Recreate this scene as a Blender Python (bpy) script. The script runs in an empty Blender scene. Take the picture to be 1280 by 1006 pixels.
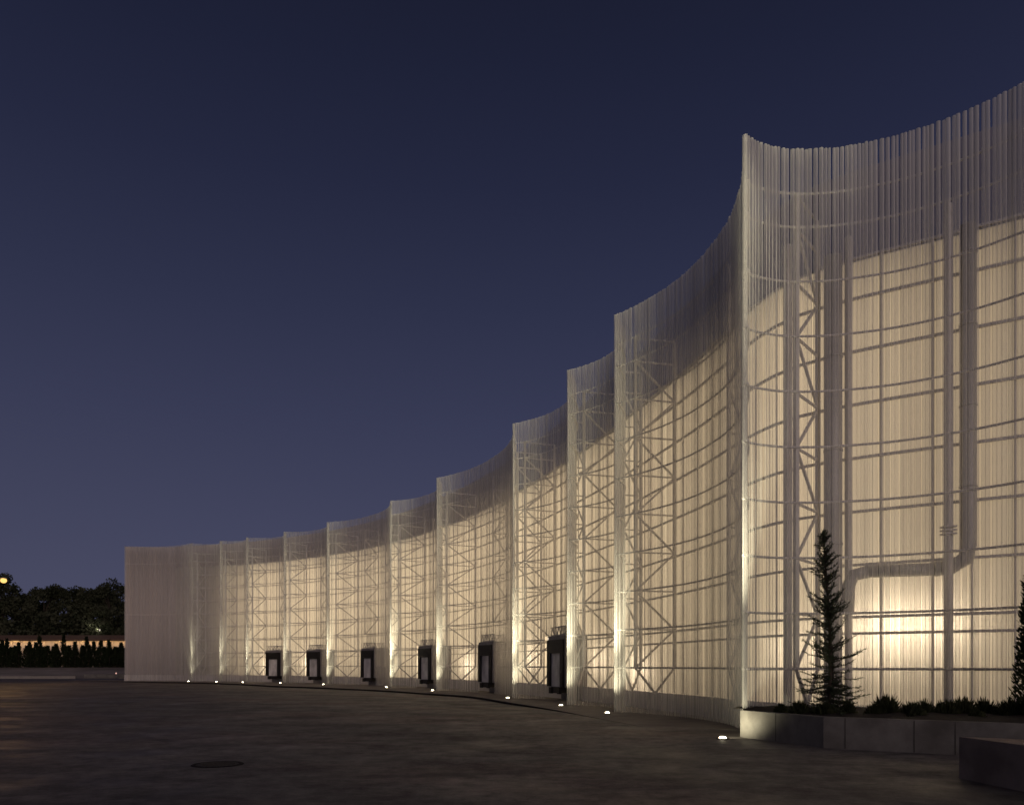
import bpy, math, random
from mathutils import Vector, Matrix

scene = bpy.context.scene
COL = scene.collection
R = math.radians
rnd = random.Random(11)


# ------------------------------------------------------------------ helpers
def lin(r, g, b):
    f = lambda c: (c / 255) / 12.92 if c <= 10 else (((c / 255) + 0.055) / 1.055) ** 2.4
    return (f(r), f(g), f(b), 1.0)


def sky_lin(r, g, b):
    r_, g_, b_ = lin(r, g, b)[:3]
    return (r_ * .84, g_ * .88, b_ * .91, 1.0)


class MB:
    """collects shapes and links them as one mesh object"""

    def __init__(self):
        self.v, self.f, self.sm = [], [], []

    def face(self, pts, smooth=False):
        b = len(self.v)
        self.v.extend([tuple(p) for p in pts])
        self.f.append(tuple(range(b, b + len(pts))))
        self.sm.append(smooth)

    def grid(self, rows, smooth=False, close=False):
        b = len(self.v)
        n = len(rows[0])
        for r in rows:
            self.v.extend([tuple(p) for p in r])
        for i in range(len(rows) - 1):
            for j in range(n if close else n - 1):
                k = (j + 1) % n
                self.f.append((b + i * n + j, b + i * n + k, b + (i + 1) * n + k, b + (i + 1) * n + j))
                self.sm.append(smooth)
        return b

    def cap(self, idx, flip=False):
        self.f.append(tuple(reversed(idx)) if flip else tuple(idx))
        self.sm.append(False)

    def tube(self, pts, rad, n=8, caps=True, squash=1.0, smooth=True):
        pts = [Vector(p) for p in pts]
        rads = rad if isinstance(rad, (list, tuple)) else [rad] * len(pts)
        rows = []
        up = None
        for i, p in enumerate(pts):
            d = (pts[min(i + 1, len(pts) - 1)] - pts[max(i - 1, 0)]).normalized()
            if up is None:
                up = Vector((0, 0, 1)) if abs(d.z) < 0.9 else Vector((1, 0, 0))
            x = d.cross(up).normalized()
            y = x.cross(d).normalized()
            rows.append([p + (x * math.cos(a) + y * math.sin(a) * squash) * rads[i]
                         for a in [2 * math.pi * (j + .5) / n for j in range(n)]])
        b = self.grid(rows, smooth, True)
        if caps:
            self.cap([b + j for j in range(n)], True)
            e = b + (len(pts) - 1) * n
            self.cap([e + j for j in range(n)])

    def bar(self, a, b, w, h=None):
        """square bar between two points"""
        h = h or w
        a, b = Vector(a), Vector(b)
        d = (b - a).normalized()
        up = Vector((0, 0, 1)) if abs(d.z) < 0.95 else Vector((1, 0.3, 0)).normalized()
        x = d.cross(up).normalized() * w / 2
        y = x.cross(d).normalized() * h / 2
        rows = [[p + x + y, p - x + y, p - x - y, p + x - y] for p in (a, b)]
        s = self.grid(rows, False, True)
        self.cap([s, s + 1, s + 2, s + 3], True)
        self.cap([s + 4, s + 5, s + 6, s + 7])

    def box(self, x0, x1, y0, y1, z0, z1, M=None):
        c = [(x0, y0, z0), (x1, y0, z0), (x1, y1, z0), (x0, y1, z0),
             (x0, y0, z1), (x1, y0, z1), (x1, y1, z1), (x0, y1, z1)]
        if M is not None:
            c = [M @ Vector(p) for p in c]
        b = len(self.v)
        self.v.extend([tuple(p) for p in c])
        for q in ((0, 3, 2, 1), (4, 5, 6, 7), (0, 1, 5, 4), (1, 2, 6, 5), (2, 3, 7, 6), (3, 0, 4, 7)):
            self.f.append(tuple(b + i for i in q))
            self.sm.append(False)

    def prism(self, poly, z0, z1):
        n = len(poly)
        b = len(self.v)
        z0 = z0 if isinstance(z0, (list, tuple)) else [z0] * n
        z1 = z1 if isinstance(z1, (list, tuple)) else [z1] * n
        self.v.extend([(p[0], p[1], z) for p, z in zip(poly, z0)])
        self.v.extend([(p[0], p[1], z) for p, z in zip(poly, z1)])
        for i in range(n):
            j = (i + 1) % n
            self.f.append((b + i, b + j, b + n + j, b + n + i))
            self.sm.append(False)
        self.cap([b + i for i in range(n)], True)
        self.cap([b + n + i for i in range(n)])

    def build(self, name, mat, parent=None, bevel=0):
        me = bpy.data.meshes.new(name)
        me.from_pydata(self.v, [], self.f)
        me.polygons.foreach_set('use_smooth', self.sm)
        me.materials.append(mat)
        me.validate()
        me.update()
        o = bpy.data.objects.new(name, me)
        COL.objects.link(o)
        if parent is not None:
            o.parent = parent
        if bevel:
            m = o.modifiers.new('bevel', 'BEVEL')
            m.width = bevel
            m.segments = 2
            m.limit_method = 'ANGLE'
        return o


def tag(o, label=None, cat=None, group=None, kind=None):
    if label: o['label'] = label
    if cat: o['category'] = cat
    if group: o['group'] = group
    if kind: o['kind'] = kind
    return o


def empty(name, loc=(0, 0, 0), rz=0):
    o = bpy.data.objects.new(name, None)
    o.empty_display_size = .2
    COL.objects.link(o)
    o.location = loc
    o.rotation_euler = (0, 0, rz)
    return o


def copy_tree(o, parent=None):
    c = o.copy()
    COL.objects.link(c)
    if parent is not None:
        c.parent = parent
    for ch in list(o.children):
        copy_tree(ch, c)
    return c


# ------------------------------------------------------------------ materials
def new_mat(name):
    m = bpy.data.materials.new(name)
    m.use_nodes = True
    nt = m.node_tree
    for n in list(nt.nodes):
        nt.nodes.remove(n)
    out = nt.nodes.new('ShaderNodeOutputMaterial')
    return m, nt, out


def mat_rough(name, c0, c1, scale=4, rough=.8, bump=.0, bscale=40, metallic=0, spec=.3, stretch=(1, 1, 1), detail=6,
              c2=None, scale2=.7):
    m, nt, out = new_mat(name)
    N, L = nt.nodes.new, nt.links.new
    p = N('ShaderNodeBsdfPrincipled')
    tc = N('ShaderNodeTexCoord')
    mp = N('ShaderNodeMapping')
    mp.inputs['Scale'].default_value = stretch
    L(tc.outputs['Object'], mp.inputs[0])
    n = N('ShaderNodeTexNoise')
    n.inputs['Scale'].default_value = scale
    n.inputs['Detail'].default_value = detail
    n.inputs['Roughness'].default_value = .65
    L(mp.outputs[0], n.inputs['Vector'])
    r = N('ShaderNodeValToRGB')
    r.color_ramp.elements[0].position = .3
    r.color_ramp.elements[1].position = .7
    r.color_ramp.elements[0].color = (*c0, 1)
    r.color_ramp.elements[1].color = (*c1, 1)
    L(n.outputs['Fac'], r.inputs[0])
    col = r.outputs[0]
    if c2:
        n2 = N('ShaderNodeTexNoise')
        n2.inputs['Scale'].default_value = scale2
        n2.inputs['Detail'].default_value = 5
        L(mp.outputs[0], n2.inputs['Vector'])
        r2 = N('ShaderNodeValToRGB')
        r2.color_ramp.elements[0].position = .45
        r2.color_ramp.elements[1].position = .68
        L(n2.outputs['Fac'], r2.inputs[0])
        mx = N('ShaderNodeMix')
        mx.data_type = 'RGBA'
        L(r2.outputs[0], mx.inputs[0])
        L(col, mx.inputs[6])
        mx.inputs[7].default_value = (*c2, 1)
        col = mx.outputs[2]
    L(col, p.inputs['Base Color'])
    p.inputs['Roughness'].default_value = rough
    p.inputs['Metallic'].default_value = metallic
    p.inputs['Specular IOR Level'].default_value = spec
    if bump:
        nb = N('ShaderNodeTexNoise')
        nb.inputs['Scale'].default_value = bscale
        nb.inputs['Detail'].default_value = 4
        L(tc.outputs['Object'], nb.inputs['Vector'])
        b = N('ShaderNodeBump')
        b.inputs['Strength'].default_value = bump
        b.inputs['Distance'].default_value = .02
        L(nb.outputs['Fac'], b.inputs['Height'])
        L(b.outputs[0], p.inputs['Normal'])
    L(p.outputs[0], out.inputs[0])
    return m


def mat_emit(name, col, strength):
    m, nt, out = new_mat(name)
    e = nt.nodes.new('ShaderNodeEmission')
    e.inputs[0].default_value = (*col, 1)
    e.inputs[1].default_value = strength
    nt.links.new(e.outputs[0], out.inputs[0])
    return m


def mat_leaf(name, c0, c1, scale=1.5):
    m, nt, out = new_mat(name)
    N, L = nt.nodes.new, nt.links.new
    tc = N('ShaderNodeTexCoord')
    n = N('ShaderNodeTexNoise')
    n.inputs['Scale'].default_value = scale
    L(tc.outputs['Object'], n.inputs['Vector'])
    r = N('ShaderNodeValToRGB')
    r.color_ramp.elements[0].position = .35
    r.color_ramp.elements[1].position = .65
    r.color_ramp.elements[0].color = (*c0, 1)
    r.color_ramp.elements[1].color = (*c1, 1)
    L(n.outputs['Fac'], r.inputs[0])
    d = N('ShaderNodeBsdfDiffuse')
    t = N('ShaderNodeBsdfTranslucent')
    L(r.outputs[0], d.inputs[0])
    L(r.outputs[0], t.inputs[0])
    mx = N('ShaderNodeMixShader')
    mx.inputs[0].default_value = .25
    L(d.outputs[0], mx.inputs[1])
    L(t.outputs[0], mx.inputs[2])
    L(mx.outputs[0], out.inputs[0])
    return m


def mat_fibre():
    """translucent white glass-fibre tube"""
    m, nt, out = new_mat('translucent_tube')
    N, L = nt.nodes.new, nt.links.new
    tc = N('ShaderNodeTexCoord')
    mp = N('ShaderNodeMapping')
    mp.inputs['Scale'].default_value = (3.6, 3.6, .012)
    L(tc.outputs['Object'], mp.inputs[0])
    n = N('ShaderNodeTexNoise')
    n.inputs['Scale'].default_value = 1.0
    n.inputs['Detail'].default_value = 4
    n.inputs['Roughness'].default_value = .75
    L(mp.outputs[0], n.inputs['Vector'])
    r = N('ShaderNodeValToRGB')
    r.color_ramp.elements[0].position = .3
    r.color_ramp.elements[1].position = .7
    r.color_ramp.elements[0].color = (.56, .555, .545, 1)
    r.color_ramp.elements[1].color = (.86, .85, .83, 1)
    L(n.outputs['Fac'], r.inputs[0])
    d = N('ShaderNodeBsdfDiffuse')
    t = N('ShaderNodeBsdfTranslucent')
    g = N('ShaderNodeBsdfGlossy')
    g.inputs['Roughness'].default_value = .35
    tr = N('ShaderNodeBsdfTransparent')
    L(r.outputs[0], d.inputs[0])
    L(r.outputs[0], t.inputs[0])
    m1 = N('ShaderNodeMixShader')
    m1.inputs[0].default_value = .30
    L(d.outputs[0], m1.inputs[1])
    L(t.outputs[0], m1.inputs[2])
    m2 = N('ShaderNodeMixShader')
    m2.inputs[0].default_value = .05
    L(m1.outputs[0], m2.inputs[1])
    L(g.outputs[0], m2.inputs[2])
    m3 = N('ShaderNodeMixShader')
    lw = N('ShaderNodeLayerWeight')
    lw.inputs['Blend'].default_value = .5
    mr = N('ShaderNodeMapRange')
    mr.inputs['From Min'].default_value = .38
    mr.inputs['From Max'].default_value = 1.0
    mr.inputs['To Min'].default_value = TUBE_CLEAR
    mr.inputs['To Max'].default_value = .08
    L(lw.outputs['Facing'], mr.inputs['Value'])
    vr = N('ShaderNodeMapRange')
    vr.inputs['From Min'].default_value = .32
    vr.inputs['From Max'].default_value = .68
    vr.inputs['To Min'].default_value = .80
    vr.inputs['To Max'].default_value = 1.12
    L(n.outputs['Fac'], vr.inputs['Value'])
    mu = N('ShaderNodeMath')
    mu.operation = 'MULTIPLY'
    L(mr.outputs[0], mu.inputs[0])
    L(vr.outputs[0], mu.inputs[1])
    L(mu.outputs[0], m3.inputs[0])
    L(m2.outputs[0], m3.inputs[1])
    L(tr.outputs[0], m3.inputs[2])
    L(m3.outputs[0], out.inputs[0])
    return m


def mat_wall():
    """backlit opal cladding sheet"""
    m, nt, out = new_mat('opal_cladding')
    N, L = nt.nodes.new, nt.links.new
    tc = N('ShaderNodeTexCoord')
    mp = N('ShaderNodeMapping')
    mp.inputs['Scale'].default_value = (1.6, 1.6, .04)
    L(tc.outputs['Object'], mp.inputs[0])
    n = N('ShaderNodeTexNoise')
    n.inputs['Scale'].default_value = 1.0
    n.inputs['Detail'].default_value = 3
    L(mp.outputs[0], n.inputs['Vector'])
    r = N('ShaderNodeValToRGB')
    r.color_ramp.elements[0].position = .3
    r.color_ramp.elements[1].position = .7
    r.color_ramp.elements[0].color = (.70, .68, .66, 1)
    r.color_ramp.elements[1].color = (.86, .85, .83, 1)
    L(n.outputs['Fac'], r.inputs[0])
    d = N('ShaderNodeBsdfDiffuse')
    t = N('ShaderNodeBsdfTranslucent')
    L(r.outputs[0], d.inputs[0])
    L(r.outputs[0], t.inputs[0])
    m1 = N('ShaderNodeMixShader')
    m1.inputs[0].default_value = .62
    L(d.outputs[0], m1.inputs[1])
    L(t.outputs[0], m1.inputs[2])
    L(m1.outputs[0], out.inputs[0])
    return m


def mat_yard():
    m, nt, out = new_mat('yard_surface')
    N, L = nt.nodes.new, nt.links.new
    tc = N('ShaderNodeTexCoord')

    def noise(scale, detail, rough, stretch, rot=0):
        mp = N('ShaderNodeMapping')
        mp.inputs['Scale'].default_value = stretch
        mp.inputs['Rotation'].default_value = (0, 0, rot)
        L(tc.outputs['Object'], mp.inputs[0])
        n = N('ShaderNodeTexNoise')
        n.inputs['Scale'].default_value = scale
        n.inputs['Detail'].default_value = detail
        n.inputs['Roughness'].default_value = rough
        L(mp.outputs[0], n.inputs['Vector'])
        return n.outputs['Fac']

    def ramp(v, p0, p1, c0, c1):
        r = N('ShaderNodeValToRGB')
        r.color_ramp.elements[0].position = p0
        r.color_ramp.elements[1].position = p1
        r.color_ramp.elements[0].color = c0
        r.color_ramp.elements[1].color = c1
        L(v, r.inputs[0])
        return r.outputs[0]

    def mix(f, a, b, mode='MIX'):
        x = N('ShaderNodeMix')
        x.data_type = 'RGBA'
        x.blend_type = mode
        if isinstance(f, float):
            x.inputs[0].default_value = f
        else:
            L(f, x.inputs[0])
        for s, v in ((6, a), (7, b)):
            if isinstance(v, tuple):
                x.inputs[s].default_value = v
            else:
                L(v, x.inputs[s])
        return x.outputs[2]

    big = ramp(noise(.16, 8, .68, (1, 1, 1)), .34, .66, (.062, .060, .060, 1), (.150, .138, .131, 1))
    red = ramp(noise(.09, 5, .6, (1, 1.6, 1)), .48, .66, (0, 0, 0, 1), (1, 1, 1, 1))
    c = mix(red, big, (.142, .108, .098, 1))
    streak = ramp(noise(.45, 6, .7, (.5, 1.2, 1), .55), .35, .72, (.72, .72, .72, 1), (1.2, 1.2, 1.2, 1))
    c = mix(1.0, c, streak, 'MULTIPLY')
    fine = ramp(noise(28, 6, .7, (1, 1, 1)), .25, .75, (.72, .72, .72, 1), (1.28, 1.28, 1.28, 1))
    c = mix(1.0, c, fine, 'MULTIPLY')
    midn = ramp(noise(2.6, 10, .82, (1, 1, 1)), .40, .60, (.55, .55, .55, 1), (1.45, 1.45, 1.45, 1))
    c = mix(1.0, c, midn, 'MULTIPLY')
    stain = ramp(noise(.55, 4, .5, (1, 1, 1)), .60, .72, (0, 0, 0, 1), (.7, .7, .7, 1))
    c = mix(stain, c, (.05, .046, .045, 1))
    # worn tyre arcs left by turning lorries
    wear = ramp(noise(.8, 5, .7, (1, 1, 1)), .42, .62, (0, 0, 0, 1), (1, 1, 1, 1))
    for (cx, cy, rad) in ((-24, 40, 27.0), (-24, 40, 29.1), (-9, 52, 40.5), (-9, 52, 42.5), (12, 44, 33.0), (12, 44, 31.1)):
        sub = N('ShaderNodeVectorMath')
        sub.operation = 'DISTANCE'
        sub.inputs[1].default_value = (cx, cy, 0)
        L(tc.outputs['Object'], sub.inputs[0])
        ab = N('ShaderNodeMath')
        ab.operation = 'COMPARE'
        L(sub.outputs['Value'], ab.inputs[0])
        ab.inputs[1].default_value = rad
        ab.inputs[2].default_value = .17
        ml = N('ShaderNodeMath')
        ml.operation = 'MULTIPLY'
        L(ab.outputs[0], ml.inputs[0])
        L(wear, ml.inputs[1])
        m2_ = N('ShaderNodeMath')
        m2_.operation = 'MULTIPLY'
        L(ml.outputs[0], m2_.inputs[0])
        m2_.inputs[1].default_value = .55
        c = mix(m2_.outputs[0], c, (.04, .037, .036, 1))
    p = N('ShaderNodeBsdfPrincipled')
    L(c, p.inputs['Base Color'])
    rr = ramp(noise(.5, 5, .6, (1, 1, 1)), .3, .7, (.46, .46, .46, 1), (.88, .88, .88, 1))
    L(rr, p.inputs['Roughness'])
    p.inputs['Specular IOR Level'].default_value = .24
    b = N('ShaderNodeBump')
    b.inputs['Strength'].default_value = .22
    b.inputs['Distance'].default_value = .03
    L(noise(9, 8, .7, (1, 1, 1)), b.inputs['Height'])
    L(b.outputs[0], p.inputs['Normal'])
    L(p.outputs[0], out.inputs[0])
    return m


TUBE_CLEAR = .83
M_TUBE = mat_fibre()
M_WALL = mat_wall()
M_YARD = mat_yard()
M_STEEL = mat_rough('white_painted_steel', (.52, .50, .49), (.62, .60, .58), 6, .5)
M_GALV = mat_rough('galvanised_duct', (.36, .35, .35), (.46, .45, .44), 3, .45, metallic=.2)
M_CONC = mat_rough('cast_concrete', (.085, .081, .077), (.15, .143, .134), 1.6, .85, .25, 30, c2=(.07, .065, .06), scale2=1.1)
M_CONC2 = mat_rough('warmed_concrete', (.21, .168, .132), (.32, .262, .21), 1.6, .85, .25, 30, c2=(.16, .128, .10), scale2=1.1)  # concrete lightened and warmed in colour to offset blue shade on the left face
M_CJ = mat_rough('dark_joint', (.035, .033, .03), (.055, .05, .047), 3, .9)
M_PLINTH = mat_rough('plinth_concrete', (.52, .50, .51), (.64, .615, .62), 1.2, .85, .15, 30)
M_UPPER = mat_rough('grey_cladding', (.30, .275, .275), (.36, .33, .33), .8, .7, stretch=(1, 1, .05))
M_BACKING = mat_rough('half_clear_backing', (.22, .20, .20), (.27, .245, .245), .8, .7, stretch=(1, 1, .05))  # added half-clear backing, not a known part of the building
_nt = M_BACKING.node_tree
_o = [n_ for n_ in _nt.nodes if n_.type == 'OUTPUT_MATERIAL'][0]
_p = [n_ for n_ in _nt.nodes if n_.type == 'BSDF_PRINCIPLED'][0]
_t = _nt.nodes.new('ShaderNodeBsdfTransparent')
_m = _nt.nodes.new('ShaderNodeMixShader')
_m.inputs[0].default_value = .38
_nt.links.new(_p.outputs[0], _m.inputs[1])
_nt.links.new(_t.outputs[0], _m.inputs[2])
_nt.links.new(_m.outputs[0], _o.inputs[0])
M_PAVE = mat_rough('pavement_concrete', (.13, .115, .105), (.20, .18, .16), 1.3, .85, .2, 25, c2=(.10, .085, .08), scale2=.5)
M_KERB = mat_rough('shaded_kerb_and_rim', (.012, .011, .011), (.022, .02, .02), 4, .9, spec=.1)  # near-black holds the shade of the kerb face; manhole rim uses it too
M_RUBBER = mat_rough('black_rubber', (.007, .006, .006), (.015, .013, .012), 3, .6)
M_DOOR = mat_rough('dock_door_panel', (.34, .325, .31), (.78, .75, .71), 1.1, .32, stretch=(1.0, 1.0, .6), detail=3)  # broad pale mottling paints in the reflections of the glossy door
M_FRAME = mat_rough('dock_frame_grey', (.16, .15, .15), (.22, .21, .21), 2, .6)
M_SOIL = mat_rough('bark_mulch', (.006, .005, .004), (.018, .013, .010), 9, .95, .8, 25)
M_SHRUB = mat_leaf('shrub_leaf', (.018, .024, .012), (.05, .055, .03), 6)
M_CYP = mat_leaf('cypress_leaf', (.010, .016, .008), (.032, .04, .02), 3)
M_PINE = mat_leaf('sapling_needles', (.024, .034, .022), (.065, .08, .05), 5)
M_TREE = mat_leaf('tree_leaf', (.026, .032, .019), (.078, .082, .052), .5)
M_BARK = mat_rough('bark', (.02, .015, .011), (.05, .038, .028), 6, .9, .5, 20)
M_IRON = mat_rough('cast_iron', (.012, .010, .009), (.03, .025, .02), 8, .7, .6, 40)
M_POLE = mat_rough('grey_pole', (.10, .10, .10), (.16, .16, .16), 3, .5)
M_ROOF = mat_rough('grey_roof_sheet', (.08, .08, .08), (.13, .13, .13), 1, .7)
M_TILE = mat_rough('brown_roof_tile', (.10, .062, .042), (.18, .11, .075), 2.5, .8)
M_RENDER = mat_rough('cream_render', (.50, .44, .36), (.66, .58, .48), .5, .9)
M_BANK = mat_rough('dry_bank', (.20, .17, .15), (.32, .28, .25), .4, .95, .3, 3, c2=(.15, .13, .11), scale2=.12)
M_KERBL = mat_rough('pale_kerb', (.17, .155, .14), (.25, .23, .21), 2, .85)
M_LENS = mat_emit('spotlight_lens', (1.0, .86, .58), 30)
M_SODIUM = mat_emit('sodium_lamp', (1.0, .58, .17), 1.5)
M_GLOBE = mat_emit('white_globe', (1.0, .86, .70), .7)
M_STRIP = mat_emit('amber_strip', (1.0, .55, .20), 1.2)

# ------------------------------------------------------------------ plan of the place (metres, camera at x=0 y=0)
CUSP = [(-43.16, 84.64), (-34.75, 82.52), (-31.11, 80.98), (-27.57, 78.90), (-22.66, 75.53), (-17.15, 70.53),
        (-9.80, 61.37), (-5.30, 53.85), (0.07, 41.69), (2.50, 34.15), (3.91, 28.79), (5.79, 18.99)]
SAG = [1.15, 1.45, 1.15, 1.65, 1.6, 1.6, 1.65, 1.58, 1.52, 1.2, 1.44]
EXPO = [2.2, 2.4, 2.4, 2.4, 2.4, 2.4, 2.4, 2.3, 2.3, 2.1, 2.2]
TOP = 15.0
RAILS = [1.67, 3.10, 4.53, 5.96, 7.39, 8.82, 10.25, 11.66, 13.07, 13.93]
WALL = [(-41.5, 95.0), (-38.2, 85.8), (-36.24, 85.2), (-32.43, 84.1), (-29.02, 82.7), (-23.96, 79.9), (-19.43, 76.6), (-15.2, 73.0),
        (-11.18, 68.6), (-8.4, 64.9), (-6.23, 61.6), (-4.21, 58.2), (-2.6, 55.0), (-.38, 50.3), (.6, 47.6), (1.68, 44.7), (2.80, 41.5),
        (3.8, 38.5), (4.6, 35.7), (5.1, 33.8), (5.69, 31.5), (6.17, 29.5), (6.66, 27.4), (7.0, 25.6), (7.25, 24.0),
        (7.5, 22.75), (7.83, 21.85), (8.35, 21.15), (9.03, 20.68), (11.15, 19.36), (12.49, 18.54), (14.2, 17.3), (16.0, 15.4)]
WTOP = 12.7


def arc_points(i, n=160):
    a, c = Vector(CUSP[i]), Vector(CUSP[i + 1])
    d = c - a
    nrm = Vector((-d.y, d.x)).normalized()
    out = []
    for k in range(n + 1):
        t = k / n
        out.append(a + d * t + nrm * SAG[i] * (1 - abs(2 * t - 1) ** EXPO[i]))
    return out


def catmull(pts, n=24):
    P = [Vector(p) for p in pts]
    P = [P[0] * 2 - P[1]] + P + [P[-1] * 2 - P[-2]]
    out = []
    for i in range(1, len(P) - 2):
        for k in range(n):
            t = k / n
            p0, p1, p2, p3 = P[i - 1], P[i], P[i + 1], P[i + 2]
            out.append(.5 * ((2 * p1) + (p2 - p0) * t + (2 * p0 - 5 * p1 + 4 * p2 - p3) * t * t
                             + (3 * p1 - p0 - 3 * p2 + p3) * t ** 3))
    out.append(P[-2])
    return out


class Path:
    def __init__(self, pts):
        self.p = [Vector((q[0], q[1])) for q in pts]
        self.s = [0]
        for a, b in zip(self.p, self.p[1:]):
            self.s.append(self.s[-1] + (b - a).length)
        self.L = self.s[-1]

    def at(self, s):
        s = min(max(s, 0), self.L)
        lo, hi = 0, len(self.s) - 1
        while hi - lo > 1:
            m = (lo + hi) // 2
            if self.s[m] <= s: lo = m
            else: hi = m
        a, b = self.p[lo], self.p[hi]
        w = (s - self.s[lo]) / max(self.s[hi] - self.s[lo], 1e-9)
        return a.lerp(b, w), (b - a).normalized()

    def nearest(self, q):
        best = None
        for k in range(len(self.p) - 1):
            a, b = self.p[k], self.p[k + 1]
            d = b - a
            t = max(0, min(1, (q - a).dot(d) / d.length_squared))
            r = a + d * t
            e = (q - r).length
            if best is None or e < best[0]:
                best = (e, r, self.s[k] + t * d.length)
        return best


def out_n(d):            # outward (yard side) normal of a direction running left to right
    return Vector((d.y, -d.x))


BAYS = [Path(arc_points(i)) for i in range(11)]
BAYS.append(Path(catmull([(5.79, 18.99), (6.28, 19.28), (6.95, 19.50), (7.72, 19.53), (8.55, 19.40), (9.70, 18.98), (10.80, 18.22),
                          (11.62, 17.30), (12.35, 16.15), (12.95, 14.9)])))
WPATH = Path(WALL)
# loading docks: bay index -> arc fraction of the middle of the dock
DOCK = {3: .415, 4: .41, 5: .435, 6: .395, 7: .425, 8: .39}
DOCK_W = 2.3

# ------------------------------------------------------------------ ground
KL = [(-50.0, 86.0), (-35.2, 80.6), (-26.5, 73.2), (-20.8, 66.3), (-16.2, 62.3), (-9.4, 54.9), (-5.5, 49.0), (-2.4, 44.2), (-.35, 37.6),
      (1.0, 33.0), (1.9, 29.4), (2.75, 25.6), (3.70, 22.0)]
edge = Path(catmull(KL, 8))


def smooth(a, b, x):
    t = max(0, min(1, (x - a) / (b - a)))
    return t * t * (3 - 2 * t)


def along(t):
    return smooth(.0, .16, t) * (1 - smooth(.80, .97, t))


def yard_z(x, y):
    q = Vector((x, y))
    e, p, s_ = edge.nearest(q)
    d = edge.at(s_)[1]
    side = (q - p).dot(out_n(d))
    k = 1 - smooth(1.0, 8.5, e) if side > 0 else 1 - smooth(9, 14, e)
    return -.15 * along(s_ / edge.L) * k


g = MB()
X0, X1, Y0, Y1 = -66, 21, 12, 102
rows = []
ny, nx = 75, 72
for j in range(ny + 1):
    y = Y0 + (Y1 - Y0) * j / ny
    row = []
    for i in range(nx + 1):
        x = X0 + (X1 - X0) * i / nx
        b = min(i, nx - i, j, ny - j)
        row.append((x, y, yard_z(x, y) if b > 0 else 0))
    rows.append(row)
g.grid(rows, True)
g.face([(-600, -200, 0), (600, -200, 0), (600, Y0, 0), (-600, Y0, 0)])
g.face([(-600, Y1, 0), (600, Y1, 0), (600, 900, 0), (-600, 900, 0)])
g.face([(-600, Y0, 0), (X0, Y0, 0), (X0, Y1, 0), (-600, Y1, 0)])
g.face([(X1, Y0, 0), (600, Y0, 0), (600, Y1, 0), (X1, Y1, 0)])
tag(g.build('ground', M_YARD), kind='structure')

# raised bank beyond the yard, far left and behind the building
g = MB()
rows = []
for x in range(-260, 60, 4):
    w = math.sin(x * .13) * 1.2
    base = 101 + .05 * abs(x + 60) * .3
    rows.append([(x, base + w, .004), (x, base + 4 + w, .25 + .05 * math.sin(x * .7)), (x, base + 12, .85 + .07 * math.sin(x * .31)),
                 (x, base + 20, 1.40), (x, base + 34, 1.5), (x, 420, 1.5)])
g.grid(rows, True)
tag(g.build('bank', M_BANK), kind='structure')
g = MB()
g.box(-160, -57, 99.2, 99.5, 0, .34)
k = g.build('kerb_wall', M_KERBL)
tag(k, 'low pale kerb wall along the far edge of the yard at left', 'kerb')
g = MB()
g.box(-57, -44, 101.2, 101.55, 0, .55)
k = g.build('kerb_wall', M_CONC)
tag(k, 'low grey kerb wall beside the left end of the tube screen', 'kerb')

# pavement strip along the screen, its kerb face coloured near-black as shade, fading out near the right
inner = [Path(catmull([(-48, 90), (-33, 87.0), (-24, 82), (-14, 73.5), (-7, 65), (-1, 52), (2.2, 44.8), (4.6, 37), (5.6, 32.4), (6.4, 27.2),
                       (6.9, 23.6), (6.4, 20.6)], 8))][0]
n = 90
pv = MB()
kb = MB()
tops, pts_in = [], []
for i in range(n + 1):
    t = i / n
    a, _ = edge.at(edge.L * t)
    b, _ = inner.at(inner.L * t)
    z = -.045 * along(t) + .012 if t > .5 else -.045 * along(t) + .03
    tops.append(((a.x, a.y, z), (b.x, b.y, z)))
pv.grid([[p[1], p[0]] for p in tops])
pv.grid([[p[0], (p[0][0], p[0][1], -.25)] for p in tops])
pv.face([tops[-1][0], tops[-1][1], (*tops[-1][1][:2], -.02), (*tops[-1][0][:2], -.02)])
tag(pv.build('pavement', M_PAVE), kind='structure')
for i in range(n):
    (a, _), (b, _) = tops[i], tops[i + 1]
    da = Vector((b[0] - a[0], b[1] - a[1])).normalized()
    o = out_n(da) * .012
    if i / n > .97: continue
    p4 = [(a[0], a[1], a[2] - .012), (b[0], b[1], b[2] - .012), (b[0] + o.x, b[1] + o.y, b[2] - .02), (a[0] + o.x, a[1] + o.y, a[2] - .02)]
    kb.face(p4[::-1])
    kb.face([p4[3], p4[2], (p4[2][0], p4[2][1], -.3), (p4[3][0], p4[3][1], -.3)][::-1])
tag(kb.build('kerb_shade_face', M_KERB), kind='structure')

# manhole cover in the yard
mh = empty('manhole_cover', (-5.25, 13.55, 0), .4)
tag(mh, 'dark round iron manhole cover set in the open yard', 'manhole')
c = MB()
c.tube([(0, 0, .0), (0, 0, .010)], .36, 32)
for k in range(6):
    y = -.25 + k * .1
    w = math.sqrt(max(.33 ** 2 - y * y, 0)) * .9
    c.box(-w, w, y - .018, y + .018, .0095, .017)
c.build('cover_plate', M_IRON, mh)
c = MB()
rr = []
for rad, z in ((.37, .0), (.37, .012), (.43, .012), (.45, .0)):
    rr.append([(rad * math.cos(a), rad * math.sin(a), z) for a in [2 * math.pi * j / 32 for j in range(32)]])
c.grid(rr, False, True)
c.build('rim', M_KERB, mh)

# ------------------------------------------------------------------ warehouse
wh = empty('warehouse', (0, 60, 0))
tag(wh, 'long pale glowing warehouse behind the curved screen of white tubes', 'warehouse')


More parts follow.
